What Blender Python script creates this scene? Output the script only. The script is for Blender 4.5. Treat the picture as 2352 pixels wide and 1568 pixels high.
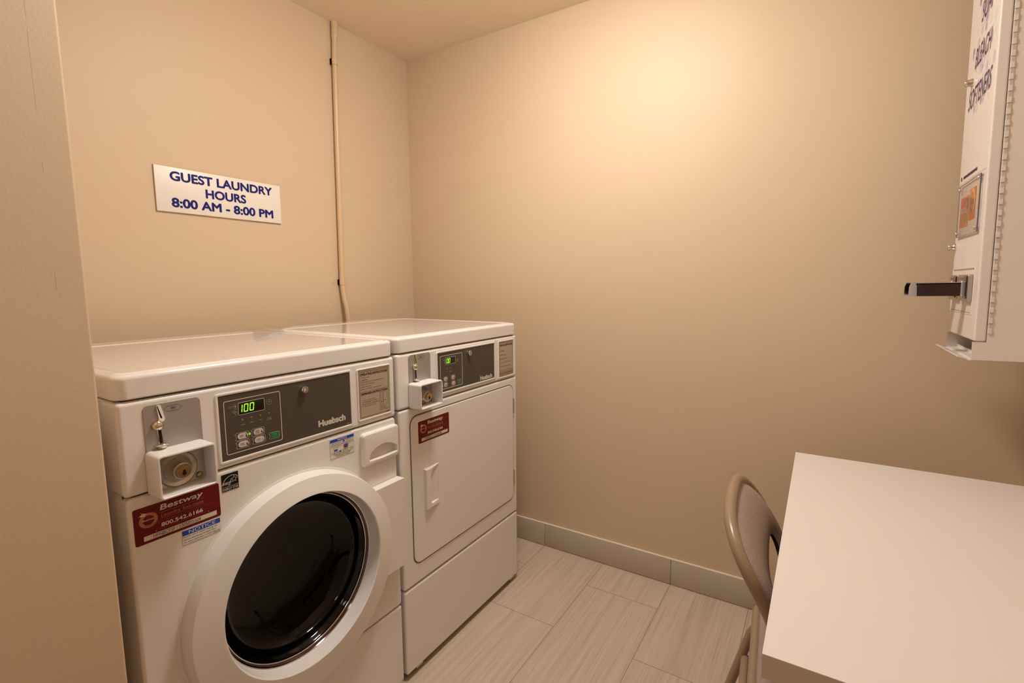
import bpy, bmesh, math, random
from mathutils import Vector, Matrix
random.seed(4)
for o in list(bpy.data.objects): bpy.data.objects.remove(o)
S = bpy.context.scene; COL = S.collection

# ------------------------------------------------------------------ camera
F_PX = 1131.06
YAW, PIT, ROL = 0.5624, 0.1142, -0.0080
f = Vector((-math.sin(YAW)*math.cos(PIT), math.cos(YAW)*math.cos(PIT), -math.sin(PIT)))
r0 = Vector((math.cos(YAW), math.sin(YAW), 0)); u0 = r0.cross(f)
r_ = r0*math.cos(ROL) + u0*math.sin(ROL); u_ = r_.cross(f)
cd = bpy.data.cameras.new('camera'); cam = bpy.data.objects.new('camera', cd); COL.objects.link(cam)
cam.matrix_world = Matrix(((r_.x, u_.x, -f.x, 1.9364), (r_.y, u_.y, -f.y, -2.0437), (r_.z, u_.z, -f.z, 1.2827), (0, 0, 0, 1)))
cd.sensor_width = 36; cd.lens = F_PX/2352*36; cd.clip_start = 0.02
S.camera = cam
# ------------------------------------------------------------------ world, exposure
w = bpy.data.worlds.new('world'); S.world = w; w.use_nodes = True
w.node_tree.nodes['Background'].inputs[0].default_value = (1, .91, .80, 1)
w.node_tree.nodes['Background'].inputs[1].default_value = 0.7
S.view_settings.view_transform = 'Standard'; S.view_settings.look = 'None'
S.view_settings.gamma = 1; S.view_settings.use_curve_mapping = False
S.view_settings.exposure = -0.86
LIGHT = (1.26, -0.87)
LAMP_W, FILL_W = 150, 16
LAMP_COL = (1.0, .965, .915)

# ------------------------------------------------------------------ materials
def NT(m):
    m.use_nodes = True; return m.node_tree, m.node_tree.nodes['Principled BSDF']
def mat(name, col, rough=.5, metal=0, spec=.5, coat=0, emit=None, es=0, bump=0, bscale=200, var=0, alpha=1, trans=0):
    m = bpy.data.materials.new(name); t, b = NT(m)
    b.inputs['Base Color'].default_value = (*col, 1); b.inputs['Roughness'].default_value = rough
    b.inputs['Metallic'].default_value = metal; b.inputs['Specular IOR Level'].default_value = spec
    b.inputs['Coat Weight'].default_value = coat; b.inputs['Coat Roughness'].default_value = .05
    b.inputs['Alpha'].default_value = alpha; b.inputs['Transmission Weight'].default_value = trans
    if emit: b.inputs['Emission Color'].default_value = (*emit, 1); b.inputs['Emission Strength'].default_value = es
    g = t.nodes.new('ShaderNodeNewGeometry')
    n = t.nodes.new('ShaderNodeTexNoise'); n.inputs['Scale'].default_value = bscale; n.inputs['Detail'].default_value = 3
    t.links.new(g.outputs['Position'], n.inputs['Vector'])
    if bump:
        bp = t.nodes.new('ShaderNodeBump'); bp.inputs['Strength'].default_value = bump; bp.inputs['Distance'].default_value = .002
        t.links.new(n.outputs['Fac'], bp.inputs['Height']); t.links.new(bp.outputs['Normal'], b.inputs['Normal'])
    if var:
        mx = t.nodes.new('ShaderNodeMix'); mx.data_type = 'RGBA'
        mx.inputs['A'].default_value = (*[c*(1-var) for c in col], 1); mx.inputs['B'].default_value = (*[min(1, c*(1+var)) for c in col], 1)
        n2 = t.nodes.new('ShaderNodeTexNoise'); n2.inputs['Scale'].default_value = 3; t.links.new(g.outputs['Position'], n2.inputs['Vector'])
        t.links.new(n2.outputs['Fac'], mx.inputs['Factor']); t.links.new(mx.outputs['Result'], b.inputs['Base Color'])
    return m
M = {}
M['wall'] = mat('wall_paint', (.64, .485, .33), .48, spec=.20, bump=.10, bscale=170, var=.015)
M['ceil'] = mat('ceiling_texture', (.88, .74, .57), .8, bump=.9, bscale=75)
M['white'] = mat('white_enamel', (.79, .74, .70), .30, bump=.02, bscale=600)
M['lid'] = mat('gloss_enamel', (.79, .74, .70), .07, coat=.6)
M['plastic'] = mat('white_plastic', (.78, .73, .69), .33)
M['cab'] = mat('powder_coat_white', (.76, .69, .63), .35, bump=.05, bscale=500)
M['cabdull'] = mat('hinge_recess_tone', (.55, .50, .42), .5)  # hinge recesses, darker and greener than the cabinet coat
M['dark'] = mat('control_panel_dark', (.068, .052, .038), .5, bump=.05, bscale=900)
M['silver'] = mat('silver_plate', (.40, .355, .335), .42, metal=.45)
M['steel'] = mat('cast_steel', (.54, .49, .45), .30, metal=.9)
M['chrome'] = mat('chrome', (.82, .78, .73), .08, metal=1)
M['nickel'] = mat('worn_nickel', (.72, .62, .48), .16, metal=1)
M['brass'] = mat('brass', (.62, .47, .24), .24, metal=1)
M['brass_dark'] = mat('brass_aged', (.40, .31, .18), .35, metal=1)
M['black'] = mat('black', (.004, .004, .004), .5, spec=.25)
M['gap'] = mat('shadow_gap', (.05, .042, .034), .8)
M['gap_shade'] = mat('door_gap_shade', (.13, .11, .09), .8)  # shadow colour for the line round the dryer door
M['ink'] = mat('black_ink', (.03, .022, .016), .6)
M['pale'] = mat('pale_print', (.62, .54, .46), .6)
M['palegrey'] = mat('grey_print', (.40, .34, .29), .6)
M['plate'] = mat('beige_plate', (.42, .34, .24), .5)
M['red'] = mat('maroon_sticker', (.135, .005, .004), .5, spec=.25)
M['redmid'] = mat('maroon_print', (.24, .035, .028), .5)
M['peach'] = mat('salmon_print', (.45, .14, .085), .5)
M['cream'] = mat('cream_label', (.66, .58, .46), .5)
M['creamtape'] = mat('clear_label_strip', (.60, .47, .25), .4)
M['paper'] = mat('white_label', (.72, .66, .60), .5)
M['blue'] = mat('notice_blue', (.008, .06, .42), .45)
M['navy'] = mat('sign_blue', (.006, .006, .135), .5, spec=.25)
M['signw'] = mat('sign_white', (.80, .74, .66), .4)
M['signe'] = mat('sign_edge', (.55, .36, .24), .5)
M['redp'] = mat('red_print', (.62, .03, .03), .5)
M['green'] = mat('start_green', (.008, .20, .035), .4)
M['greenp'] = mat('green_print', (.12, .50, .30), .4)
M['screen'] = mat('display_window', (.010, .008, .004), .12)
M['led'] = mat('led_digits', (.3, .8, .05), .5, emit=(.42, 1, .015), es=1.6)
M['ledlamp'] = mat('led_lamp', (.3, .6, .05), .5, emit=(.32, .75, .02), es=.6)
M['ledoff'] = mat('led_off', (.16, .12, .07), .4)
M['rubber'] = mat('black_rubber', (.015, .013, .012), .5)
M['drum'] = mat('drum_steel', (.30, .24, .19), .4, metal=.8)
M['table'] = mat('table_laminate', (.72, .66, .61), .42, bump=.01)
M['tedge'] = mat('table_edge_tan', (.60, .47, .34), .5)  # slab edge, drawn tanner than the white top
M['leg'] = mat('table_leg_metal', (.25, .2, .16), .4, metal=.6)
M['tube'] = mat('taupe_enamel', (.30, .205, .125), .30)
M['pipe'] = mat('painted_conduit', (.66, .47, .29), .38)
M['tile'] = mat('baseboard_tile', (.50, .415, .315), .55, bump=.05, bscale=300, var=.04)
M['tiletop'] = mat('baseboard_bullnose', (.80, .68, .53), .5)
M['grout'] = mat('grout', (.30, .24, .17), .8)
M['lampglass'] = mat('lamp_diffuser', (.9, .85, .78), .4, emit=LAMP_COL, es=6)
M['purple'] = mat('purple_ink', (.055, .018, .075), .5)
M['lilac'] = mat('lilac_ink', (.55, .48, .53), .6)
M['violet'] = mat('violet_ink', (.36, .27, .40), .6)
M['mint'] = mat('pale_mint_ink', (.66, .63, .57), .6)
M['orange'] = mat('orange_print', (.70, .10, .012), .5)
M['amber'] = mat('amber_print', (.78, .33, .03), .5)
M['yellow'] = mat('yellow_print', (.80, .48, .08), .5)
M['slate'] = mat('slate_print', (.16, .11, .14), .5)
M['olive'] = mat('olive_print', (.40, .30, .04), .5)
M['chromedark'] = mat('dark_reflection_and_ring', (.10, .07, .08), .10, metal=1)  # chrome with a dark reflection put into its colour; also the trim's dark ring
def simple_glass(name, tint, tw, rough=.02):
    m = bpy.data.materials.new(name); m.use_nodes = True; t = m.node_tree; t.nodes.clear()
    out = t.nodes.new('ShaderNodeOutputMaterial'); mx = t.nodes.new('ShaderNodeMixShader')
    tr = t.nodes.new('ShaderNodeBsdfTransparent'); gl = t.nodes.new('ShaderNodeBsdfGlossy'); fr = t.nodes.new('ShaderNodeFresnel')
    tr.inputs[0].default_value = (*tint, 1); gl.inputs['Roughness'].default_value = rough; gl.inputs[0].default_value = (1, 1, 1, 1)
    fr.inputs['IOR'].default_value = tw
    t.links.new(fr.outputs[0], mx.inputs[0]); t.links.new(tr.outputs[0], mx.inputs[1]); t.links.new(gl.outputs[0], mx.inputs[2]); t.links.new(mx.outputs[0], out.inputs[0])
    return m
M['glass'] = simple_glass('smoked_door_glass', (.30, .26, .22), 1.35)
M['acrylic'] = simple_glass('clear_acrylic', (.93, .91, .89), 1.25)
M['acredge'] = mat('acrylic_edge', (.40, .34, .36), .3)
M['film'] = simple_glass('clear_plastic_film', (.88, .86, .87), 1.45, .12)

def fabric():
    m = bpy.data.materials.new('woven_taupe_fabric'); t, b = NT(m)
    tc = t.nodes.new('ShaderNodeTexCoord')
    nz = t.nodes.new('ShaderNodeTexVoronoi'); nz.inputs['Scale'].default_value = 620; t.links.new(tc.outputs['Object'], nz.inputs['Vector'])
    mx = t.nodes.new('ShaderNodeMix'); mx.data_type = 'RGBA'; t.links.new(nz.outputs['Distance'], mx.inputs['Factor'])
    mx.inputs['A'].default_value = (.52, .40, .335, 1); mx.inputs['B'].default_value = (.24, .165, .135, 1)
    t.links.new(mx.outputs['Result'], b.inputs['Base Color']); b.inputs['Roughness'].default_value = .85
    bp = t.nodes.new('ShaderNodeBump'); bp.inputs['Strength'].default_value = .4; bp.inputs['Distance'].default_value = .001; bp.invert = True
    t.links.new(nz.outputs['Distance'], bp.inputs['Height']); t.links.new(bp.outputs[0], b.inputs['Normal'])
    return m
M['fabric'] = fabric()

def floor_mat():
    m = bpy.data.materials.new('floor_tile'); t, b = NT(m); L = t.links.new
    g = t.nodes.new('ShaderNodeNewGeometry'); sp = t.nodes.new('ShaderNodeSeparateXYZ'); L(g.outputs['Position'], sp.inputs[0])
    def mth(op, a, c=None):
        n = t.nodes.new('ShaderNodeMath'); n.operation = op
        for i, v in enumerate((a, c)):
            if v is None: continue
            if isinstance(v, (int, float)): n.inputs[i].default_value = v
            else: L(v, n.inputs[i])
        return n.outputs[0]
    X = mth('DIVIDE', mth('SUBTRACT', sp.outputs[0], 1.142), .3055)
    c = mth('FLOOR', X); fx = mth('SUBTRACT', X, c)
    par = mth('ABSOLUTE', mth('MODULO', c, 2))
    V = mth('DIVIDE', mth('ADD', mth('ADD', sp.outputs[1], .2), mth('MULTIPLY', par, .305)), .611)
    d = mth('FLOOR', V); fv = mth('SUBTRACT', V, d)
    ex = mth('MINIMUM', fx, mth('SUBTRACT', 1, fx)); ev = mth('MINIMUM', fv, mth('SUBTRACT', 1, fv))
    line = mth('MAXIMUM', mth('LESS_THAN', ex, .0038), mth('LESS_THAN', ev, .0020))
    seed = mth('ADD', mth('MULTIPLY', c, 17.3), mth('MULTIPLY', d, 5.7))
    cb = t.nodes.new('ShaderNodeCombineXYZ'); L(mth('ADD', mth('MULTIPLY', sp.outputs[0], 260), seed), cb.inputs[0]); L(mth('ADD', mth('MULTIPLY', sp.outputs[1], 3.0), seed), cb.inputs[1]); L(seed, cb.inputs[2])
    n = t.nodes.new('ShaderNodeTexNoise'); n.inputs['Scale'].default_value = 1; n.inputs['Detail'].default_value = 4; n.inputs['Roughness'].default_value = .62; L(cb.outputs[0], n.inputs[0])
    cb2 = t.nodes.new('ShaderNodeCombineXYZ'); L(mth('MULTIPLY', sp.outputs[0], 45), cb2.inputs[0]); L(mth('MULTIPLY', sp.outputs[1], 1.2), cb2.inputs[1]); L(seed, cb2.inputs[2])
    n2 = t.nodes.new('ShaderNodeTexNoise'); n2.inputs['Scale'].default_value = 1; n2.inputs['Detail'].default_value = 2; L(cb2.outputs[0], n2.inputs[0])
    cr = t.nodes.new('ShaderNodeValToRGB'); e = cr.color_ramp.elements
    e[0].position = .28; e[0].color = (.41, .315, .225, 1); e[1].position = .72; e[1].color = (.66, .54, .425, 1)
    e2 = e.new(.5); e2.color = (.555, .44, .335, 1)
    L(mth('ADD', mth('MULTIPLY', n.outputs[0], .65), mth('MULTIPLY', n2.outputs[0], .35)), cr.inputs[0])
    mx = t.nodes.new('ShaderNodeMix'); mx.data_type = 'RGBA'; L(line, mx.inputs['Factor']); L(cr.outputs[0], mx.inputs['A']); mx.inputs['B'].default_value = (.27, .20, .135, 1)
    L(mx.outputs['Result'], b.inputs['Base Color']); b.inputs['Roughness'].default_value = .5
    bp = t.nodes.new('ShaderNodeBump'); bp.inputs['Strength'].default_value = .4; bp.inputs['Distance'].default_value = .001
    L(mth('SUBTRACT', mth('MULTIPLY', n.outputs[0], .3), line), bp.inputs['Height']); L(bp.outputs[0], b.inputs['Normal'])
    return m
M['floor'] = floor_mat()

# ------------------------------------------------------------------ mesh builder
def rrect(a0, b0, a1, b1, r, n=6):
    r = max(1e-5, min(r, (a1-a0)/2-1e-5, (b1-b0)/2-1e-5)); P = []
    for cx, cy, s in ((a1-r, b0+r, -90), (a1-r, b1-r, 0), (a0+r, b1-r, 90), (a0+r, b0+r, 180)):
        for i in range(n+1):
            a = math.radians(s+90*i/n); P.append((cx+r*math.cos(a), cy+r*math.sin(a)))
    return P
def circ(cx, cy, r, n=32): return [(cx+r*math.cos(2*math.pi*i/n), cy+r*math.sin(2*math.pi*i/n)) for i in range(n)]
FONT = {}
def glyphs(s, off=0, shear=0):
    k = (s, off, shear)
    if k not in FONT:
        c = bpy.data.curves.new('t', 'FONT'); c.body = s; c.size = 1; c.offset = off; c.shear = shear; c.resolution_u = 5; c.fill_mode = 'FRONT'
        o = bpy.data.objects.new('t', c); COL.objects.link(o); dg = bpy.context.evaluated_depsgraph_get(); dg.update()
        me = o.evaluated_get(dg).to_mesh()
        FONT[k] = ([v.co.to_2d() for v in me.vertices], [list(p.vertices) for p in me.polygons])
        o.evaluated_get(dg).to_mesh_clear(); bpy.data.objects.remove(o); bpy.data.curves.remove(c)
    return FONT[k]
class MB:
    def __init__(s, o=(0, 0, 0), U=(1, 0, 0), V=(0, 1, 0), N=(0, 0, 1)):
        s.v = []; s.f = []; s.m = []; s.sm = []; s.mats = []; s.fr(o, U, V, N)
    def fr(s, o, U, V, N): s.o = Vector(o); s.U = Vector(U); s.V = Vector(V); s.N = Vector(N); return s
    def P(s, a, b, c): return s.o+s.U*a+s.V*b+s.N*c
    def mi(s, m):
        m = M[m]
        if m not in s.mats: s.mats.append(m)
        return s.mats.index(m)
    def add(s, pts, faces, m, smooth=False):
        b = len(s.v); s.v += [Vector(p) for p in pts]; k = s.mi(m)
        for q in faces: s.f.append([b+i for i in q]); s.m.append(k); s.sm.append(smooth)
    def rings(s, R, m, smooth=True, cap0=False, cap1=False, closed=False, capm=None):
        n = len(R[0]); pts = [p for r in R for p in r]; F = []
        L = len(R)
        for j in range(L if closed else L-1):
            k = (j+1) % L
            for i in range(n): F.append((j*n+i, j*n+(i+1) % n, k*n+(i+1) % n, k*n+i))
        s.add(pts, F, m, smooth)
        if cap0: s.add(R[0], [list(range(n))[::-1]], capm or m)
        if cap1: s.add(R[-1], [list(range(n))], capm or m)
    def poly(s, p2, n, m): s.add([s.P(a, b, n) for a, b in p2], [list(range(len(p2)))], m)
    def rplate(s, a0, b0, a1, b1, r, n0, n1, m, bev=0, k=3, front=True, capm=None):
        R = [[s.P(a, b, n0) for a, b in rrect(a0, b0, a1, b1, r)]]
        if bev:
            for i in range(k+1):
                t = math.pi/2*i/k; d = bev*(1-math.cos(t)); z = n1-bev+bev*math.sin(t)
                R.append([s.P(a, b, z) for a, b in rrect(a0+d, b0+d, a1-d, b1-d, max(r-d, .0003))])
        else: R.append([s.P(a, b, n1) for a, b in rrect(a0, b0, a1, b1, r)])
        s.rings(R, m, smooth=bool(bev), cap1=front, capm=capm)
    def frame(s, a0, b0, a1, b1, r, wd, n0, n1, m, bev=0):
        o = lambda d, z: [s.P(a, b, z) for a, b in rrect(a0+d, b0+d, a1-d, b1-d, max(r-d, .0004))]
        if bev: R = [o(0, n0), o(0, n1-bev), o(bev*.3, n1-bev*.3), o(bev, n1), o(wd-bev, n1), o(wd-bev*.3, n1-bev*.3), o(wd, n1-bev), o(wd, n0)]
        else: R = [o(0, n0), o(0, n1), o(wd, n1), o(wd, n0)]
        s.rings(R, m, smooth=bool(bev))
    def box(s, x0, y0, z0, x1, y1, z1, m, bev=0, seg=2, skip=()):
        bm = bmesh.new(); bmesh.ops.create_cube(bm, size=1)
        for v in bm.verts: v.co = Vector((x0+(v.co.x+.5)*(x1-x0), y0+(v.co.y+.5)*(y1-y0), z0+(v.co.z+.5)*(z1-z0)))
        if skip:
            D = {'+x': (1, 0, 0), '-x': (-1, 0, 0), '+y': (0, 1, 0), '-y': (0, -1, 0), '+z': (0, 0, 1), '-z': (0, 0, -1)}
            bm.normal_update(); bmesh.ops.delete(bm, geom=[q for q in bm.faces if any(q.normal.dot(Vector(D[k])) > .9 for k in skip)], context='FACES')
        if bev: bmesh.ops.bevel(bm, geom=bm.edges[:], offset=bev, segments=seg, profile=.5, affect='EDGES')
        bm.verts.index_update(); bm.normal_update()
        s.add([v.co.copy() for v in bm.verts], [[v.index for v in q.verts] for q in bm.faces], m, bool(bev)); bm.free()
    def lathe(s, a, b, prof, m, n=48, cap0=False, cap1=False, asp=1):
        R = [[s.P(a+r*math.cos(2*math.pi*i/n), b+asp*r*math.sin(2*math.pi*i/n), z) for i in range(n)] for r, z in prof]
        s.rings(R, m, True, cap0, cap1)
    def tube(s, pts, r, m, n=12, caps=True, closed=False):
        pts = [Vector(p) for p in pts]; R = []; up = None
        for i, p in enumerate(pts):
            a = pts[i-1] if i or closed else p; c = pts[(i+1) % len(pts)] if i < len(pts)-1 or closed else p
            t = (c-a).normalized()
            if up is None:
                up = t.orthogonal().normalized()
            up = (up-t*up.dot(t)).normalized(); b = t.cross(up)
            rr = r[i] if isinstance(r, (list, tuple)) else r
            R.append([p+(up*math.cos(2*math.pi*k/n)+b*math.sin(2*math.pi*k/n))*rr for k in range(n)])
        s.rings(R, m, True, caps and not closed, caps and not closed, closed)
    def stroke(s, P2, wd, n, m, closed=False):
        P = [Vector(p) for p in P2]; L = []; Rr = []
        for i, p in enumerate(P):
            a = P[i-1] if i or closed else p; c = P[(i+1) % len(P)] if i < len(P)-1 or closed else p
            d = (c-a).normalized(); q = Vector((-d.y, d.x))*wd/2
            L.append(s.P(*(p+q), n)); Rr.append(s.P(*(p-q), n))
        k = len(P); F = [(i, (i+1) % k, k+(i+1) % k, k+i)[::-1] for i in range(k if closed else k-1)]
        s.add(L+Rr, F, m)
    def text(s, st, a, b, w, h, n, m, off=.0, shear=0, align='l'):
        vs, fs = glyphs(st, 0, shear)
        x0 = min(v.x for v in vs); x1 = max(v.x for v in vs); y0 = min(v.y for v in vs); y1 = max(v.y for v in vs)
        x0 -= off; x1 += off; y0 -= off; y1 += off
        sy = h/(y1-y0); sx = sy if w is None else w/(x1-x0)
        if align == 'c': a = a-(x1-x0)*sx/2
        for k in range(9 if off > 0 else 1):                  # bold: the same glyphs struck again a hair to each side
            dx, dy = (0, 0) if k == 0 else (off*math.cos(k*math.pi/4), off*math.sin(k*math.pi/4))
            s.add([s.P(a+(v.x+dx-x0)*sx, b+(v.y+dy-y0)*sy, n+k*2e-6) for v in vs], fs, m)
    def build(s, name, parent=None, inv=None):
        me = bpy.data.meshes.new(name)
        loc = Vector((0, 0, 0))
        if parent is not None:
            q = parent
            while q: loc += q.location; q = q.parent
        me.from_pydata([v-loc for v in s.v], [], s.f)
        for m in s.mats: me.materials.append(m)
        me.polygons.foreach_set('material_index', s.m); me.polygons.foreach_set('use_smooth', s.sm)
        me.update(); me.validate()
        o = bpy.data.objects.new(name, me); COL.objects.link(o); o.parent = parent
        return o
def sharp(o, ang=40):
    me = o.data; bm = bmesh.new(); bm.from_mesh(me); bmesh.ops.remove_doubles(bm, verts=bm.verts, dist=1e-6); bm.to_mesh(me); bm.free()
    me.set_sharp_from_angle(angle=math.radians(ang))
    wn = o.modifiers.new('weighted_normal', 'WEIGHTED_NORMAL'); wn.keep_sharp = True; wn.weight = 80; return o
def tag(o, label=None, cat=None, group=None, kind=None):
    if label: o['label'] = label
    if cat: o['category'] = cat
    if group: o['group'] = group
    if kind: o['kind'] = kind
    return o
def thing(name, loc, label, cat):
    o = bpy.data.objects.new(name, None); o.empty_display_size = .1; COL.objects.link(o); o.location = loc; return tag(o, label, cat)

# ------------------------------------------------------------------ the room
H = 2.46; XR = 2.50; YN = -3.3; XP = .97; YP = -1.745
def slab(name, x0, y0, z0, x1, y1, z1, m, bev=0):
    b = MB(); b.box(x0, y0, z0, x1, y1, z1, m, bev); return tag(b.build(name), kind='structure')
fl = slab('floor', -.1, YN-.1, -.1, XR+.1, .1, 0, 'floor'); tag(fl, 'pale streaked rectangular floor tiles', 'floor')
ce = slab('ceiling', -.1, YN-.1, H, XR+.1, .1, H+.1, 'ceil'); tag(ce, 'textured beige ceiling', 'ceiling')
tag(slab('wall_back', 0, 0, 0, XR, .1, H, 'wall'), 'long blank beige wall behind the table and chair', 'wall')
tag(slab('wall_left', -.1, YN, 0, 0, .1, H, 'wall'), 'beige wall behind the washer and dryer carrying the sign', 'wall')
tag(slab('wall_right', XR, YN, 0, XR+.1, .1, H, 'wall'), 'beige wall behind the soap dispenser', 'wall')
def near_mat():
    m = M['wall'].copy(); m.name = 'wall_paint_cracked'; t = m.node_tree; b = t.nodes['Principled BSDF']; L = t.links.new
    g = t.nodes.new('ShaderNodeNewGeometry'); sp = t.nodes.new('ShaderNodeSeparateXYZ'); L(g.outputs['Position'], sp.inputs[0])
    nz = t.nodes.new('ShaderNodeTexNoise'); nz.inputs['Scale'].default_value = 9; L(g.outputs['Position'], nz.inputs['Vector'])
    def mth(op, a, c):
        n = t.nodes.new('ShaderNodeMath'); n.operation = op
        for i, v in enumerate((a, c)):
            if isinstance(v, (int, float)): n.inputs[i].default_value = v
            else: L(v, n.inputs[i])
        return n.outputs[0]
    d = mth('ABSOLUTE', mth('ADD', mth('SUBTRACT', sp.outputs[1], -1.781), mth('MULTIPLY', mth('SUBTRACT', nz.outputs[0], .5), .004)), 0)
    k = mth('MULTIPLY', mth('LESS_THAN', d, .00035), mth('GREATER_THAN', nz.outputs[0], .44)); k = mth('MULTIPLY', k, mth('GREATER_THAN', sp.outputs[2], 1.28)); k = mth('MULTIPLY', k, .45)
    src = b.inputs['Base Color'].links[0].from_socket
    mx = t.nodes.new('ShaderNodeMix'); mx.data_type = 'RGBA'; L(k, mx.inputs['Factor']); L(src, mx.inputs['A']); mx.inputs['B'].default_value = (.22, .14, .08, 1); L(mx.outputs['Result'], b.inputs['Base Color'])
    return m
M['wallnear'] = near_mat()
tag(slab('wall_near', 0, YN, 0, XP, YP, H, 'wallnear', .004), 'beige wall end beside the washer at the left edge', 'wall')
# tile baseboards
def baseboard(name, along, a0, a1, face, joints, lab):
    b = MB(); h = .115; t = .011
    def bb(p, q, z0, z1, d, m, bev=0):
        if along == 'x': b.box(p, face-d, z0, q, face, z1, m, bev)
        else:
            s = 1 if face < 1.5 else -1
            b.box(min(face, face+s*d), p, z0, max(face, face+s*d), q, z1, m, bev)
    ends = [a0]+[j for j in joints if a0 < j < a1]+[a1]
    for p, q in zip(ends[:-1], ends[1:]): bb(p+.001, q-.001, .002, h, t, 'tile', .0015)
    bb(a0, a1, h-.003, h+.0015, t-.001, 'tiletop', .0006); bb(a0, a1, 0, h-.004, t-.003, 'grout')
    tag(b.build(name), lab, 'baseboard', kind='structure')
baseboard('baseboard_back', 'x', .002, XR-.013, 0, [.836-.612, .836, 1.448, 2.06], 'grey beige tile baseboard along the blank wall')
baseboard('baseboard_right', 'y', YN+.01, -.013, XR, [-.6, -1.2, -1.8, -2.4, -3], 'grey beige tile baseboard under the table')
baseboard('baseboard_near', 'y', YN+.01, YP-.001, XP, [-2.3, -2.9], 'grey beige tile baseboard on the wall end')

# ------------------------------------------------------------------ ceiling light, added fill light
def ceiling_light(x, y, watts, label):
    t = thing('ceiling_light', (x, y, H), label, 'ceiling light')
    b = MB((x, y, H), (1, 0, 0), (0, -1, 0), (0, 0, -1))
    b.lathe(0, 0, [(.185, 0), (.185, .010), (.180, .016), (.172, .016), (.168, .010), (.165, .004), (.0, .004)], 'plastic', 48)
    sharp(b.build('rim', t))
    b = MB((x, y, H), (1, 0, 0), (0, -1, 0), (0, 0, -1)); R_, Dp_ = .165, .092
    M['dome'] = mat('lamp_dome_%d' % watts, (.9, .85, .78), .4, emit=LAMP_COL, es=watts)
    b.lathe(0, 0, [(R_*math.cos(a), .006+Dp_*math.sin(a)) for a in [math.pi/2*q/10 for q in range(10)]]+[(.0001, .006+Dp_)], 'dome', 40)
    b.build('diffuser', t)
ceiling_light(*LIGHT, LAMP_W, 'round white ceiling light in front of the machines')
ceiling_light(1.75, -2.7, FILL_W, 'added fill light behind the camera, built as a round ceiling light')  # extra lamp, added behind the camera to fill the wall end

# ------------------------------------------------------------------ washer and dryer
D = .861; XB = .141
FU = ((0, 1, 0), (0, 0, 1), (1, 0, 0))                      # u = +y, v = +z, n = +x on the machine fronts
def front(): return MB((D, 0, 0), *FU)
def shell(t, y0, y1, z0, z1):
    b = MB(); x1 = D-.022
    b.box(XB+.02, y0+.004, z0, x1, y1-.004, z1, 'white', .004, skip=('+x',))
    o = b.build('cabinet', t); return sharp(o)
def lid(t, y0, y1, z0, z1):
    b = MB((0, 0, 0), (0, 1, 0), (-1, 0, 0), (0, 0, 1))
    # rounded slab, u=y v=-x
    R = []; q = lambda d, z, r: [b.P(a, c, z) for a, c in rrect(y0+d, -D+d, y1-d, -XB-d, r, 8)]
    R = [q(.003, z0, .02), q(0, z0+.003, .022), q(0, z1-.010, .022)]
    for i in range(1, 5):
        a = math.pi/2*i/4; R.append(q(.010*(1-math.cos(a)), z1-.010+.010*math.sin(a), .02))
    b.rings(R, 'lid', True, True, True)
    # raised rib round the working surface
    o = lambda d, z: [b.P(a, c, z) for a, c in rrect(y0+.010+d, -D+.012+d, y1-.010-d, -.236-d, .02)]
    b.rings([o(0, z1-.001), o(.004, z1+.0012), o(.010, z1+.0020), o(.016, z1+.0012), o(.022, z1-.001)], 'lid', True)
    o = b.build('lid', t); return sharp(o, 60)
def feet(t, y0, y1):
    for x in (XB+.06, D-.06):
        for y in (y0+.05, y1-.05):
            b = MB((x, y, 0), (1, 0, 0), (0, 1, 0), (0, 0, 1)); b.lathe(0, 0, [(.02, 0), (.02, .008), (.009, .01), (.009, .03)], 'rubber', 16, True, True)
            b.build('levelling_foot', t)
def hole_panel(b, a0, b0, a1, b1, r, bev, n0, n1, cx, cy, hr, m):
    """rounded panel front with a round hole"""
    o = rrect(a0, b0, a1, b1, r, 8); N = 96
    def hit(d, rect):
        best = 9
        for (x, y), (X, Y) in zip(rect, rect[1:]+rect[:1]):
            ex, ey = X-x, Y-y; den = d[0]*ey-d[1]*ex
            if abs(den) < 1e-12: continue
            t = ((x-cx)*ey-(y-cy)*ex)/den; u = ((x-cx)*d[1]-(y-cy)*d[0])/den
            if t > 0 and -1e-6 <= u <= 1+1e-6: best = min(best, t)
        return best
    ang = sorted([2*math.pi*i/N for i in range(N)]+[math.atan2(y-cy, x-cx) % (2*math.pi) for x, y in o])
    def ring(dd, z):
        rc = rrect(a0+dd, b0+dd, a1-dd, b1-dd, max(r-dd, .0005), 8)
        return [b.P(cx+math.cos(a)*hit((math.cos(a), math.sin(a)), rc), cy+math.sin(a)*hit((math.cos(a), math.sin(a)), rc), z) for a in ang]
    R = [ring(0, n0)]
    for i in range(4):
        t = math.pi/2*i/3; R.append(ring(bev*(1-math.cos(t)), n1-bev+bev*math.sin(t)))
    b.rings(R, m, True)
    c = lambda rr, z: [b.P(cx+rr*math.cos(a), cy+rr*math.sin(a), z) for a in ang]
    b.rings([R[-1], c(hr, n1)], m, False); b.rings([c(hr, n1), c(hr, n0)], m, True)

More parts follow.
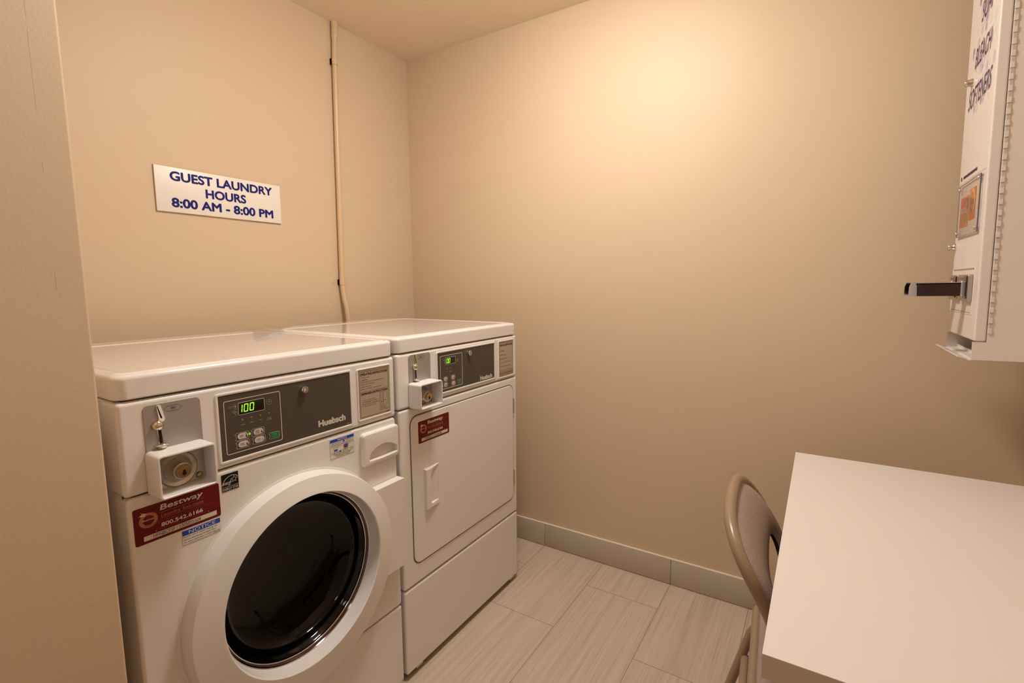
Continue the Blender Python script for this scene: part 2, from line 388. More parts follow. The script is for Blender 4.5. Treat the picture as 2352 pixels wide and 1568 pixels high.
def coin_unit(t, y0, y1, zt, zm, zb, slot, box, wide):
    """silver coin plate with slot, and the open coin vault box under it"""
    b = front(); b.rplate(y0, zb, y1, zt, .010, .0005, .0018, 'silver', .0006)
    cp = b.build('coin_plate', t); n = .0024
    b = front(); u, v, s = slot                               # u,v = ball centre
    b.stroke([(u+.0145, v+.0282), (u+.0205, v+.0335), (u+.0405, v+.0335), (u+.0465, v+.0282), (u+.0405, v+.0228), (u+.0205, v+.0228)], .0007, n, 'ink', True)
    b.text('25¢', u+.0305, v+.0252, None, .0056, n, 'ink', .015, align='c')
    b.build('price_mark', cp)
    b = front()                                               # chrome slot surround
    b.rings([[b.P(*p, z) for p in [(u+.001, v+.038), (u+.004, v+.040), (u+.0085, v+.0385), (u+.0145, v+.010), (u+.0115, v+.006), (u+.004, v+.003), (u-.002, v+.006), (u+.004, v+.011)][::-1]] for z in (.0015, .0042)], 'chrome', False, cap1=True)
    b.rings([[b.P(*p, z) for p in [(u-.0015, v-.006), (u+.0075, v-.006), (u+.0085, v-.037), (u+.0005, v-.037)][::-1]] for z in (.0015, .0042)], 'chrome', False, cap1=True)
    b.poly([(u+.0032, v+.0375), (u+.0098, v+.0125), (u+.0068, v+.0125), (u+.0018, v+.0375)][::-1], .0046, 'black')
    b.poly([(u+.0005, v-.008), (u+.0060, v-.008), (u+.0068, v-.036), (u+.0020, v-.036)][::-1], .0046, 'black')
    b.build('coin_slot', cp)
    b = front(); b.lathe(u, v, [(.0098, .0018), (.0098, .0055), (.0088, .010), (.0055, .013), (.0, .0138)], 'nickel', 28)
    b.build('return_button', cp)
    b = MB((D, 0, 0), (0, 1, 0), (1, 0, 0), (0, 0, -1))        # return cup
    b.tube([b.P(u+.004+.0105*math.cos(a), .0045+.0095*math.sin(a), -(v-.0395)-.0015*math.sin(a)) for a in [math.radians(-28+236*i/18) for i in range(19)]], .0016, 'chrome', 8)
    b.lathe(u+.004, .0055, [(.0095, .0405-v), (.006, .046-v), (0, .0475-v)], 'chrome', 20)
    b.build('return_cup', cp)
    # vault box
    a0, c0, a1, c1 = box; dep = .052; th = .0045
    b = front()
    o = lambda d, z, r=.008: [b.P(p, q, z) for p, q in rrect(a0+d, c0+d, a1-d, c1-d, max(r-d, .002))]
    b.rings([o(0, .001), o(0, dep-.002), o(.0008, dep-.0005), o(.002, dep), o(th-.001, dep), o(th, dep-.001), o(th, .008)], 'plastic', True)
    bx = sharp(b.build('coin_box', t), 35)
    b = front(); b.rplate(a0+th-.001, c0+th-.001, a1-th+.001, c1-th+.001, .003, .004, .009, 'steel')
    cx, cy = wide[0], wide[1]
    if wide[2]: b.lathe(cx, cy, [(.036, .009), (.036, .012), (.033, .0145), (.028, .0135), (.024, .011), (.021, .014), (.0165, .030), (.0150, .031), (.0128, .0305)], 'steel', 40)
    else: b.lathe(cx, cy, [(.030, .009), (.024, .016), (.0165, .030), (.0150, .031), (.0128, .0305)], 'steel', 40)
    sharp(b.build('vault_plate', bx), 50)
    b = front(); b.lathe(cx, cy, [(.0128, .028), (.0128, .0355), (.0118, .0368), (.0001, .0370)], 'brass', 36)
    kp = circ(cx, cy-.0038, .0036, 20)
    b.poly(kp, .0374, 'black'); b.poly(circ(cx, cy+.0012, .0023, 16), .0375, 'black')
    sharp(b.build('lock_cylinder', bx), 40)
    for sx, sy in ((a1-.016, c0+.015), (a1-.018, c1-.010), (a0+.012, c0+.014)):
        if not (c0+.006 < sy < c1-.006): continue
        b = front(); b.lathe(sx, sy, [(.0068, .009), (.0064, .0115), (.004, .014), (.0001, .0148)], 'brass_dark', 20); b.build('screw', bx)

SEG = {'0': 'abcdef', '1': 'bc'}
def digits(b, st, a, c, w, h, n, gap):
    for ch in st:
        sk = lambda x, y: (a+x+y*.12, c+y)
        g = h*.02; S_ = {'a': ((0, h), (w, h)), 'd': ((0, 0), (w, 0)), 'f': ((0, h/2+g), (0, h)), 'e': ((0, 0), (0, h/2-g)), 'b': ((w, h/2+g), (w, h)), 'c': ((w, 0), (w, h/2-g))}
        for k in SEG[ch]:
            p, q = S_[k]; b.stroke([sk(*p), sk(*q)], .0019, n, 'led')
        a += gap
def pill(b, cx, cy, w, h, lines, therm, n):
    """cycle button: bracket outline, pale pill, text and thermometer"""
    a0, a1, c0, c1 = cx-w/2, cx+w/2, cy-h/2, cy+h/2
    b.stroke([(a0, c1-.003), (a0+.0045, c1), (a1-.002, c1), (a1, c1-.002), (a1, c0+.002), (a1-.002, c0), (a0+.0045, c0), (a0, c0+.003), (a0+.003, c0+.0045), (a0+.003, c1-.0045), (a0, c1-.003)], .0007, n, 'pale')
    b.rings([[b.P(p, q, n-.0002) for p, q in rrect(a0+.006, c0+.0018, a1-.0018, c1-.0018, (h-.0036)/2)], [b.P(p, q, n+.0003) for p, q in rrect(a0+.0062, c0+.002, a1-.002, c1-.002, (h-.004)/2)]], 'pale', False, cap1=True)
    k = len(lines)
    for i, l in enumerate(lines): b.text(l, cx-.0005, cy+(k-1)*.0015-i*.0030-.001, .0085, .0020, n+.0005, 'ink', .01, align='c')
    tx = a1-.0062
    if therm: b.poly(circ(tx, cy-.0022, .0019, 14), n+.0005, 'ink'); b.stroke([(tx, cy-.002), (tx, cy-.002+.0062*therm)], .0014, n+.0005, 'ink')
    else: b.stroke(circ(tx, cy-.0022, .0019, 14), .0004, n+.0005, 'ink', True); b.stroke([(tx, cy), (tx, cy+.004)], .0012, n+.0005, 'palegrey')

def control(t, ro, fr, disp, clock, leds, btns, start, lit, lock, logo, num, small):
    b = front(); b.frame(*ro, .006, .0058, 0, .0030, 'white', .0016)
    b.frame(ro[0]+.006, ro[1]+.006, ro[2]-.006, ro[3]-.006, .002, .001, .0002, .0010, 'gap')
    b.rplate(ro[0]+.0065, ro[1]+.0065, ro[2]-.0065, ro[3]-.0065, .0015, .0004, .0012, 'dark')
    cp = sharp(b.build('control_panel', t)); n = .0017
    b = front(); b.frame(*fr, .005, .0016, .0012, n, 'pale')
    b.build('panel_outline', cp)
    b = front(); b.rplate(disp[0], disp[1], disp[2], disp[3], .0022, .0012, n, 'screen'); b.frame(disp[0]-.0002, disp[1]-.0002, disp[2]+.0002, disp[3]+.0002, .0024, .0008, .0012, n+.0003, 'pale')
    dh = (disp[3]-disp[1])*.58; dw = dh*.50
    digits(b, num, disp[0]+(disp[2]-disp[0])*.08-(.0055 if num[0] == '1' else 0), disp[1]+(disp[3]-disp[1])*.22, dw, dh, n+.0003, dw*(1.65 if num[0] == '1' else 1.45))
    b.build('display', cp)
    b = front()                                               # printed icons
    cx, cy = clock; b.stroke(circ(cx, cy, .0058 if num[0] == '1' else .0050, 28), .0006, n, 'palegrey', True); b.poly(circ(cx, cy, .0010, 10), n, 'pale'); b.stroke([(cx, cy), (cx+.0036, cy)], .0006, n, 'palegrey'); b.stroke([(cx, cy), (cx, cy+.003)], .0006, n, 'palegrey')
    b.build('clock_icon', cp); b = front()
    k = 1 if num[0] == '1' else .72; ix = disp[0]-.0165*k; iy = disp[3]-.006
    b.stroke([(ix+.012*k, iy+.006*k), (ix+.009*k, iy+.005*k), (ix+.005*k, iy), (ix+.009*k, iy-.005*k), (ix+.012*k, iy-.006*k)], .0007, n, 'palegrey', True)
    b.poly([(ix+.0115*k, iy+.003*k), (ix+.008*k, iy), (ix+.0115*k, iy-.003*k)], n, 'palegrey')
    b.stroke([(ix-.0035*k, iy+.001*k), (ix, iy+.0015*k), (ix+.004*k, iy), (ix, iy-.0015*k), (ix-.0035*k, iy-.001*k)], .0006, n, 'palegrey', True)
    b.stroke([(ix+.002*k, iy-.011*k), (ix+.013*k, iy-.0065*k)], .0006, n, 'palegrey')
    b.stroke([(ix+.005*k, iy-.012*k), (ix+.012*k, iy-.0115*k), (ix+.014*k, iy-.014*k), (ix+.0145*k, iy-.019*k), (ix+.0115*k, iy-.0205*k), (ix+.009*k, iy-.0155*k), (ix+.006*k, iy-.0150*k)], .0007, n, 'palegrey', True)
    b.stroke([(ix+.0062*k, iy-.0135*k), (ix+.012*k, iy-.0135*k)], .0008, n, 'palegrey')
    b.build('payment_icon', cp)
    for (lx, lz, tx) in leds:
        b = front()
        for i, l in enumerate(tx): b.text(l, lx, lz-.0112*(.9 if small else 1)-i*.0034, None, .0024, n, 'palegrey', .01, align='c')
        b.build('indicator_label', cp)
    for (lx, lz, tx) in leds:
        b = front(); b.lathe(lx, lz, [(.0026, .0012), (.0024, n), (.0001, n+.0002)], 'ledoff', 14); b.build('indicator_light', cp)
    b = front(); b.rplate(lit[0]-.0024, lit[1]-.0024, lit[0]+.0024, lit[1]+.0024, .0012, .0012, n+.0004, 'ledlamp'); tag(b.build('indicator_light', cp), 'lit green indicator')
    for (bx, bz, lines, th) in btns:
        b = front(); pill(b, bx, bz, .0315 if not small else .026, .0165, lines, th, n); b.build('cycle_button', cp)
    b = front(); sx, sz = start; sw = .026 if not small else .021
    b.stroke([(sx-sw/2, sz+.0045), (sx-sw/2+.003, sz+.0075), (sx+sw/2-.002, sz+.0075), (sx+sw/2, sz+.0055), (sx+sw/2, sz-.0055), (sx+sw/2-.002, sz-.0075), (sx-sw/2+.003, sz-.0075), (sx-sw/2, sz-.0045), (sx-sw/2+.003, sz-.0035), (sx-sw/2+.003, sz+.0035), (sx-sw/2, sz+.0045)], .0007, n, 'pale')
    b.rplate(sx-sw/2+.005, sz-.006, sx+sw/2-.0018, sz+.006, .0022, .0012, n+.0004, 'green')
    b.text('START', sx+.0018, sz+.0012, .0105*sw/.026, .0024, n+.0006, 'greenp', .01, align='c'); b.stroke([(sx+.0018, sz-.0012), (sx+.0036, sz-.003), (sx+.0018, sz-.0048), (sx, sz-.003)], .0006, n+.0006, 'greenp', True)
    tag(b.build('start_button', cp), 'green start button')
    b = front(); b.text('Huebsch', logo[0], logo[1], logo[2], logo[3], n, 'pale', .055); b.build('logo', cp)
    b = front(); b.stroke([(ro[2]-.022, ro[1]+.010), (ro[2]-.009, ro[1]+.010)], .0014, n, 'palegrey'); b.build('part_number', cp)
    b = front(); b.lathe(*lock, [(.0096, .0012), (.0096, .008), (.0088, .0105), (.0062, .0108), (.0058, .0095), (.0036, .0095), (.0034, .0105), (.0001, .0105)], 'chrome', 32)
    b.poly([(lock[0]-.0006, lock[1]-.002), (lock[0]+.0006, lock[1]-.002), (lock[0]+.0006, lock[1]+.002), (lock[0]-.0006, lock[1]+.002)], .0108, 'black')
    b.stroke(circ(*lock, .0047, 24), .0010, .0100, 'ink', True)
    tag(sharp(b.build('key_lock', t), 50), 'chrome round key lock')

def sticker(t, a0, c0, a1, c1, n, code):
    b = front(); b.rplate(a0, c0, a1, c1, .004, n, n+.0006, 'red'); st = b.build('service_sticker', t); N = n+.0009
    w = a1-a0; h = c1-c0; X = lambda k: a0+w*k; Z = lambda k: c0+h*k
    b = front()
    b.text('Bestway', X(.285), Z(.725), w*.505, h*.20, N, 'cream', .02, .12)
    b.text('Laundry Solutions', X(.29), Z(.55), w*.50, h*.115, N, 'peach', -.004, .15)
    b.stroke([(X(.285), Z(.71)), (X(.79), Z(.71))], .0006, N, 'peach'); b.stroke([(X(.285), Z(.545)), (X(.79), Z(.545))], .0006, N, 'peach')
    b.text('For Factory Authorized Warranty or Service', X(.12), Z(.435), w*.80, h*.075, N, 'redmid', .0)
    b.text('800.542.6166', X(.285), Z(.315), w*.49, h*.11, N, 'cream', .02)
    b.text('Equipment Model and Serial Number:', X(.26), Z(.245), w*.56, h*.06, N, 'redmid', .0)
    for k in (.225, .845): b.poly([(X(k)-.0012, Z(.25)), (X(k)+.0012, Z(.25)), (X(k), Z(.275))], N, 'cream')
    b.build('lettering', st)
    b = front(); b.rplate(X(.09), Z(.075), X(.945), Z(.205), .0002, n+.0006, N, 'cream')
    if code[0] == 'H' and len(code) > 18: b.poly([(X(.47), Z(.08)), (X(.50), Z(.08)), (X(.50), Z(.20)), (X(.47), Z(.20))], N+.0001, 'creamtape')
    b.text(code, X(.19), Z(.092), w*.55, h*.10, N+.0003, 'ink', .0)
    b.build('serial_strip', st)
    b = front(); cx, cy, r = X(.155), Z(.62), w*.094
    b.rings([[b.P(cx+r*k*1.08*math.cos(2*math.pi*i/40), cy+r*k*math.sin(2*math.pi*i/40), N) for i in range(40)] for k in (.62, 1.0)], 'peach', False)
    b.poly([(cx-r*1.05, cy+r*.80), (cx-r*.35, cy+r*.62), (cx-r*.20, cy+r*.95), (cx-r*.55, cy+r*1.12)], N+.0002, 'cream'); b.stroke([(cx-r*.8, cy+r*1.25), (cx-r*.35, cy+r*.8)], .0006, N+.0002, 'cream')
    b.text('Bestway', cx-r*.72, cy-r*.12, r*1.45, r*.34, N+.0003, 'cream', .0, .2); b.stroke([(cx-r*.2, cy+r*.25), (cx, cy+r*.42), (cx+r*.15, cy+r*.28)], .0006, N+.0002, 'peach')
    b.build('emblem', st)

def instructions(t, a0, c0, a1, c1, body):
    b = front(); b.rplate(a0, c0, a1, c1, .003, .0004, .0010, 'plate'); b.frame(a0-.004, c0-.004, a1+.004, c1+.004, .005, .0042, 0, .0028, 'white', .0014)
    p = sharp(b.build('instruction_plate', t)); n = .0014
    b = front(); b.frame(a0+.005, c0+.005, a1-.005, c1-.006, .004, .0007, .0010, n, 'ink'); body(b, a0, c0, a1, c1, n); b.build('printing', p)

# ---- washer
WY0, WY1 = -1.689, -1.0; WZ = 1.1235
W = thing('washing_machine', (D-.36, (WY0+WY1)/2, 0), 'white coin-operated front-load washer with round dark glass door', 'washing machine')
shell(W, WY0, WY1, .022, 1.074); lid(W, WY0, WY1, 1.0768, WZ); feet(W, WY0, WY1)
b = MB(); b.box(D-.07, WY0, .892, D, WY1, 1.0735, 'white', .009, 3); sharp(b.build('console', W))
DC = (-1.340, .562)
b = front(); hole_panel(b, WY0+.002, .284, WY1-.002, .8895, .012, .007, -.05, 0, *DC, .225, 'white')
b.rings([[b.P(DC[0]-.001+r*math.cos(2*math.pi*i/64), DC[1]-.019+r*math.sin(2*math.pi*i/64), z) for i in range(64)] for r, z in ((.286, .0002), (.2845, .0014), (.278, .0014))], 'white', True)
sharp(b.build('front_panel', W), 50)
b = MB(); b.box(D-.05, WY0+.002, .022, D, WY1-.002, .279, 'white', .007, 3); sharp(b.build('lower_panel', W))
for z0, z1 in ((.884, .894), (.277, .286), (1.071, 1.081)):
    b = MB(); b.box(D-.030, WY0+.014, z0, D-.010, WY1-.014, z1, 'gap'); b.build('seam_shade', W)  # dark strip paints the shade between the washer panels
coin_unit(W, -1.648, -1.546, 1.061, .97, .90, (-1.627, 1.0195, 1), (-1.651, .886, -1.546, .972), (-1.601, .926, True))
control(W, (-1.517, .903, -1.161, 1.058), (-1.501, .920, -1.370, 1.039), (-1.470, 1.0025, -1.410, 1.030), (-1.398, 1.018),
        [(-1.462, .990, ['WASH']), (-1.442, .991, ['RINSE']), (-1.421, .991, ['SPIN']), (-1.400, .991, ['DOOR', 'LOCKED'])],
        [(-1.466, .9550, ['NORMAL', 'HOT'], 1), (-1.4655, .9365, ['NORMAL', 'WARM'], .6), (-1.430, .9555, ['PERM', 'PRESS', 'WARM'], .6), (-1.4285, .9365, ['DELICATES', 'COLD'], 0)],
        (-1.391, .937), (-1.4485, .9555), (-1.309, 1.031), (-1.271, .9245, .085, .0175), '100', False)
def wtxt(b, a0, c0, a1, c1, n):
    b.text('OPERATING INSTRUCTIONS', a0+.008, c1-.0170, a1-a0-.016, .0070, n, 'ink', .03)
    L = ['1. Load Laundry.', '2. Close Door.', '3. Add Supplies (See Instructions Below).', '4. Make Cycle Selection.', '5. Make Payment.', '6. Press Start (Door Must be Closed).']
    ws = [.034, .028, .086, .052, .038, .078]
    for i, l in enumerate(L): b.text(l, a0+.008, c1-.0245-i*.0066, ws[i], .0040, n, 'ink')
    zm = c1-.0625; b.stroke([(a0+.005, zm), (a1-.005, zm)], .0007, n, 'ink')
    b.text('DISPENSER INSTRUCTIONS', a0+.009, zm-.0095, a1-a0-.018, .0066, n, 'ink', .03)
    for i, l in enumerate(['1. Open Dispenser Door.', '2. Load Supplies in Proper', '    Compartment (as Indicated).', '3. Close Dispenser Door.']): b.text(l, a0+.012, zm-.0265-i*.0056, (.050, .055, .062, .052)[i], .0038, n, 'ink')
    x0, z0, x1, z1 = a1-.040, zm-.050, a1-.013, zm-.0125
    b.stroke([(x0, z0), (x1, z0), (x1, z1), (x0, z1)], .0007, n, 'ink', True); xm = (x0+x1)/2; b.stroke([(xm, z0), (xm, z1)], .0007, n, 'ink')
    zz = (z0+z1)/2
    for q0, q1, ch in ((z0, zz, 'B'), (zz, z1, 'C')):
        b.stroke([(x0+.0025, q0+.002), (xm-.0018, q0+.002), (xm-.0018, q1-.002), (x0+.0025, q1-.002)], .0005, n, 'ink', True); b.text(ch, (x0+xm)/2, (q0+q1)/2-.002, None, .004, n, 'ink', .02, align='c')
    b.text('A', (xm+x1)/2, zz-.008, None, .004, n, 'ink', .02, align='c')
    for i, l in enumerate(['A. Detergent', 'B. Liquid Bleach', 'C. Fabric Softener']): b.text(l, x0-.001, zm-.0560-i*.0045, (.022, .027, .031)[i], .0034, n, 'ink')
    b.stroke([(a1-.017, c0+.005), (a1-.006, c0+.005)], .0018, n, 'ink')
instructions(W, -1.139, .911, -1.022, 1.051, wtxt)
sticker(W, -1.679, .794, -1.522, .867, 0, 'HFNBCFSP / 1305025504')
# notice under the service sticker
b = front(); b.rplate(-1.600, .761, -1.525, .791, .0004, .0003, .0009, 'paper'); b.rplate(-1.5995, .7805, -1.5255, .7905, .0002, .0009, .0012, 'blue'); ns = b.build('notice_sticker', W)
b = front(); b.text('NOTICE', -1.5615, .7822, .052, .0068, .0015, 'paper', .0, align='c')
for i, (l, ww) in enumerate((('DOOR LOCK LIGHT must go out', .066), ('before attempting to open door.', .064), ('To open, push door in then pull out.', .071))): b.text(l, -1.5975, .7745-i*.0056, ww, .0042, .0012, 'ink')
b.stroke([(-1.5995, .7613), (-1.5255, .7613), (-1.5255, .7905), (-1.5995, .7905)], .0004, .0012, 'ink', True); b.stroke([(-1.539, .7630), (-1.527, .7630)], .0012, .0013, 'palegrey')
b.build('printing', ns)
# energy label
b = front(); b.rplate(-1.516, .842, -1.480, .880, .0003, .0003, .0009, 'black'); es = b.build('efficiency_label', W)
b = front(); N = .0012; ex, ez = -1.498, .853
b.stroke([(-1.5155, .8517), (-1.4805, .8517)], .0006, N, 'paper'); b.text('ENERGY STAR', -1.5148, .8438, .0335, .0056, N, 'paper', .0)
b.stroke([(ex-.0175+.0, .8565), (ex-.015, .863), (ex-.010, .8695), (ex-.003, .8735), (ex+.004, .8750), (ex+.011, .8735), (ex+.0168, .869)], .0010, N, 'paper')
sp = [(ex+.0085+(.0075 if i % 2 == 0 else .0031)*math.sin(math.pi*i/5), .8650+(.0075 if i % 2 == 0 else .0031)*math.cos(math.pi*i/5)) for i in range(10)]
b.stroke(sp, .0009, N, 'paper', True); b.stroke([(ex+.0022, .8665), (ex-.001, .8600)], .0008, N, 'paper')
b.text('energy', ex-.0155, .8540, .0185, .0080, N, 'paper', .0, .55)
b.build('printing', es)
# detergent notice
b = front(); b.rplate(-1.239, .829, -1.161, .881, .0004, .0003, .0009, 'paper'); b.rplate(-1.2385, .8725, -1.1615, .8805, .0002, .0009, .0012, 'blue'); dn = b.build('notice_sticker', W)
b = front(); N = .0015
b.text('NOTICE', -1.200, .8742, .030, .0050, N, 'paper', .02, align='c')
b.text('H', -1.234, .8675, .003, .0038, N, 'redp', .03); b.text('IGH', -1.2305, .8675, .006, .0030, N, 'ink'); b.text('E', -1.222, .8675, .003, .0038, N, 'redp', .03); b.text('FFICIENCY', -1.2185, .8675, .017, .0030, N, 'ink')
b.lathe(-1.1955, .8695, [(.0034, .0010), (.0034, N), (.0001, N)], 'blue', 16, asp=.7); b.text('DETERGENT IS', -1.190, .8678, .024, .0030, N, 'ink'); b.text('RECOMMENDED FOR BEST PERFORMANCE', -1.236, .8622, .072, .0030, N, 'ink')
b.stroke([(-1.2385, .8600), (-1.1615, .8600)], .0005, N, 'ink')
b.stroke([(-1.229, .8575), (-1.2265, .8480), (-1.217, .8480), (-1.2155, .8575)], .0006, N, 'ink'); b.poly([(-1.2283, .8520), (-1.2265, .8484), (-1.217, .8484), (-1.2164, .8520)][::1], N, 'blue'); b.stroke([(-1.229, .8575), (-1.206, .8575)], .0005, N, 'ink')
b.poly([(-1.196, .8582), (-1.1935, .8492), (-1.184, .8492), (-1.1825, .8582)], N, 'blue'); b.stroke([(-1.196, .8582), (-1.174, .8582)], .0005, N, 'ink'); b.stroke(circ(-1.189, .8537, .0078, 28), .0010, N+.0002, 'redp', True); b.stroke([(-1.1945, .8592), (-1.1835, .8482)], .0010, N+.0002, 'redp')
b.text('IF USING NON', -1.236, .8432, .024, .0030, N, 'ink'); b.lathe(-1.2075, .8445, [(.0032, .0010), (.0032, N), (.0001, N)], 'blue', 16, asp=.7); b.text('DETERGENT, AVOID', -1.2025, .8432, .036, .0030, N, 'ink')
for i, (l, ww) in enumerate((('OVERSUDSING BY USING ONLY 1/3 THE', .068), ('DETERGENT MANUFACTURERS', .054), ('RECOMMENDED AMOUNT', .044))): b.text(l, -1.200, .8390-i*.0038, ww, .0029, N, 'ink', align='c')
b.stroke([(-1.2385, .8293), (-1.1615, .8293), (-1.1615, .8805), (-1.2385, .8805)], .0004, N, 'ink', True)
b.build('printing', dn)
# dispenser drawer with lens-shaped grip
b = front(); a0, c0, a1, c1 = -1.140, .775, -1.004, .871; dp = .015
o = lambda d, z: [b.P(p, q, z) for p, q in rrect(a0+d, c0+d, a1-d, c1-d, max(.010-d, .002), 6)]
def lens(d, z):
    n = 28; P = []; x0, x1, zb, zs, zt = -1.121+d, -1.012-d, .7895+d, .806, .8285-d
    for i in range(n):
        k = i/n
        if k < .25: x = x0+(x1-x0)*(k/.25); q = zb-.003*math.sin(math.pi*k/.25)
        elif k < .5: x = x1; q = zb+(zs-zb)*((k-.25)/.25)
        elif k < .98: kk = (k-.5)/.48; x = x1-(x1-x0)*kk; q = zs+(zt-zs)*math.sin(math.pi*min(1, kk))**.7
        else: x = x0; q = zs-.004
        P.append((x, q))
    return [b.P(p, q, z) for p, q in P]
outer = o(.006, dp); Lr = lens(0, dp)
b.rings([o(0, 0), o(0, dp-.006), o(.002, dp-.0018), outer], 'plastic', True)
# bridge outer (28 pts) to lens (28 pts): both start lower right going counter-clockwise
k = 28; sh = 4
outer2 = [outer[(i+21) % 28] for i in range(28)]
b.rings([outer2, Lr], 'plastic', False)
b.rings([Lr, lens(.0015, dp-.002), lens(.004, -.012)], 'plastic', True, cap1=True)
dd = sharp(b.build('dispenser_drawer', W), 45)
# round door
b = front()
RP = [(.2800, .0005), (.2800, .010), (.2785, .021), (.2745, .0335), (.2728, .0355), (.2705, .0362), (.2200, .0490), (.2165, .0492), (.2140, .046), (.2095, .012), (.2090, .004)]
def ecc(r): k = min(1, max(0, (r-.214)/.066)); return DC[0]-.001*k, DC[1]-.019*k          # the rim is a little deeper below than above
b.rings([[b.P(ecc(r)[0]+r*math.cos(2*math.pi*i/96), ecc(r)[1]+r*math.sin(2*math.pi*i/96), z) for i in range(96)] for r, z in RP], 'plastic', True)
dr = sharp(b.build('door', W), 24)
b = front(); b.rings([[b.P(*p, z) for p in [(-1.125, .432), (-1.030, .432), (-1.0045, .4325), (-1.0045, .705), (-1.128, .705)]] for z in (.001, .031)], 'plastic', False, cap1=True)
for q in ():
    pass
b.build('handle', dr)
b = front(); b.lathe(*DC, [(.2095, .012), (.2075, .0125), (.2070, .010)], 'chrome', 80); b.lathe(*DC, [(.2070, .010), (.2050, .006), (.2025, .004)], 'chromedark', 80); b.lathe(*DC, [(.2025, .004), (.2012, .0052), (.2000, .003)], 'chrome', 80); b.build('trim_ring', dr)
b = front(); b.lathe(*DC, [(.2005, .003), (.1985, -.004), (.1930, -.009), (.1905, -.016), (.1870, -.026), (.1815, -.034), (.1735, -.041), (.160, -.049), (.140, -.056), (.110, -.062), (.07, -.066), (.0001, -.068)], 'glass', 80); b.build('glass_bowl', dr)
b = front(); b.lathe(*DC, [(.224, -.006), (.205, -.030), (.200, -.050), (.212, -.060), (.236, -.066)], 'rubber', 64); b.build('gasket', W)
b = front(); b.lathe(*DC, [(.236, -.066), (.262, -.085), (.262, -.40), (.24, -.43), (.10, -.44), (.0001, -.44)], 'drum', 64)
for k in range(3):
    a = math.radians(95+120*k); c, s_ = math.cos(a), math.sin(a)
    q = lambda r, tw, z: b.P(DC[0]+r*c-tw*s_, DC[1]+r*s_+tw*c, z)
    b.rings([[q(.262, -.045, z), q(.262, .045, z), q(.205, .014, z), q(.205, -.014, z)] for z in (-.40, -.12)], 'drum', False, True, True)
sharp(b.build('drum', W), 30)

# ---- dryer
DY0, DY1 = -.990, -.304; DZ = 1.127
T = thing('tumble_dryer', (D-.36, (DY0+DY1)/2, 0), 'white coin-operated dryer with square solid door next to the blank wall', 'dryer')
shell(T, DY0, DY1, .022, 1.076); lid(T, DY0, DY1, 1.0788, DZ); feet(T, DY0, DY1)
b = MB(); b.box(D-.07, DY0, .903, D, DY1, 1.0755, 'white', .009, 3); sharp(b.build('console', T))
b = MB(); b.box(D-.05, DY0+.002, .313, D, DY1-.002, .9005, 'white', .007, 3); sharp(b.build('front_panel', T))
b = MB(); b.box(D-.05, DY0+.002, .022, D, DY1-.002, .308, 'white', .007, 3); sharp(b.build('lower_panel', T))
for z0, z1 in ((.895, .905), (.306, .315), (1.073, 1.083)):
    b = MB(); b.box(D-.030, DY0+.014, z0, D-.010, DY1-.014, z1, 'gap'); b.build('seam_shade', T)  # same painted shade between the dryer panels
coin_unit(T, -.941, -.841, 1.069, .982, .91, (-.917, 1.0295, 1), (-.9445, .9015, -.8410, .982), (-.889, .933, False))
control(T, (-.812, .917, -.465, 1.064), (-.793, .932, -.6725, 1.047), (-.763, 1.0145, -.711, 1.0385), (-.699, 1.022),
        [(-.757, .999, ['DRYING']), (-.739, 1.0, ['COOL', 'DOWN'])],
        [(-.768, .966, ['HIGH', 'TEMP'], 1), (-.768, .946, ['MED', 'TEMP'], .7), (-.7275, .966, ['LOW', 'TEMP'], .7), (-.7265, .945, ['NO', 'HEAT'], 0)],
        (-.692, .946), (-.7845, .944), (-.636, 1.040), (-.567, .9265, .080, .0175), '00', True)
def dtxt(b, a0, c0, a1, c1, n):
    b.text('OPERATING INSTRUCTIONS', a0+.007, c1-.0195, a1-a0-.014, .0080, n, 'ink', .03)
    L = ['1. Load Clothes.', '2. Clean Lint Screen.', '3. Insert Coins / Card.', '4. To Start Dryer - Close Door and Press Start.', '5. To Stop Dryer During Cycle - Open Door.', '6. To Restart Dryer - Close Door and Press Start.']
    for i, l in enumerate(L): b.text(l, a0+.008, c1-.040-i*.0158, (.032, .046, .046, .083, .080, .088)[i], .0045, n, 'ink')
    b.stroke([(a0+.005, c0+.020), (a1-.005, c0+.020)], .0007, n, 'ink'); b.stroke([(a0+.005, c0+.009), (a1-.005, c0+.009)], .0007, n, 'ink')
    b.text('CLEAN LINT FILTER AFTER EACH USE', a0+.008, c0+.0115, a1-a0-.016, .0058, n, 'ink', .02)
instructions(T, -.438, .916, -.331, 1.059, dtxt)
b = front(); b.frame(-.9450, .3770, -.3335, .8755, .034, .0065, .0002, .0005, 'gap_shade'); b.build('door_shade_ring', T)  # flat dark ring paints the shadow in the gap round the door
b = front(); b.rplate(-.941, .381, -.337, .871, .030, 0, .0030, 'white', .0022); td = sharp(b.build('door', T), 50)
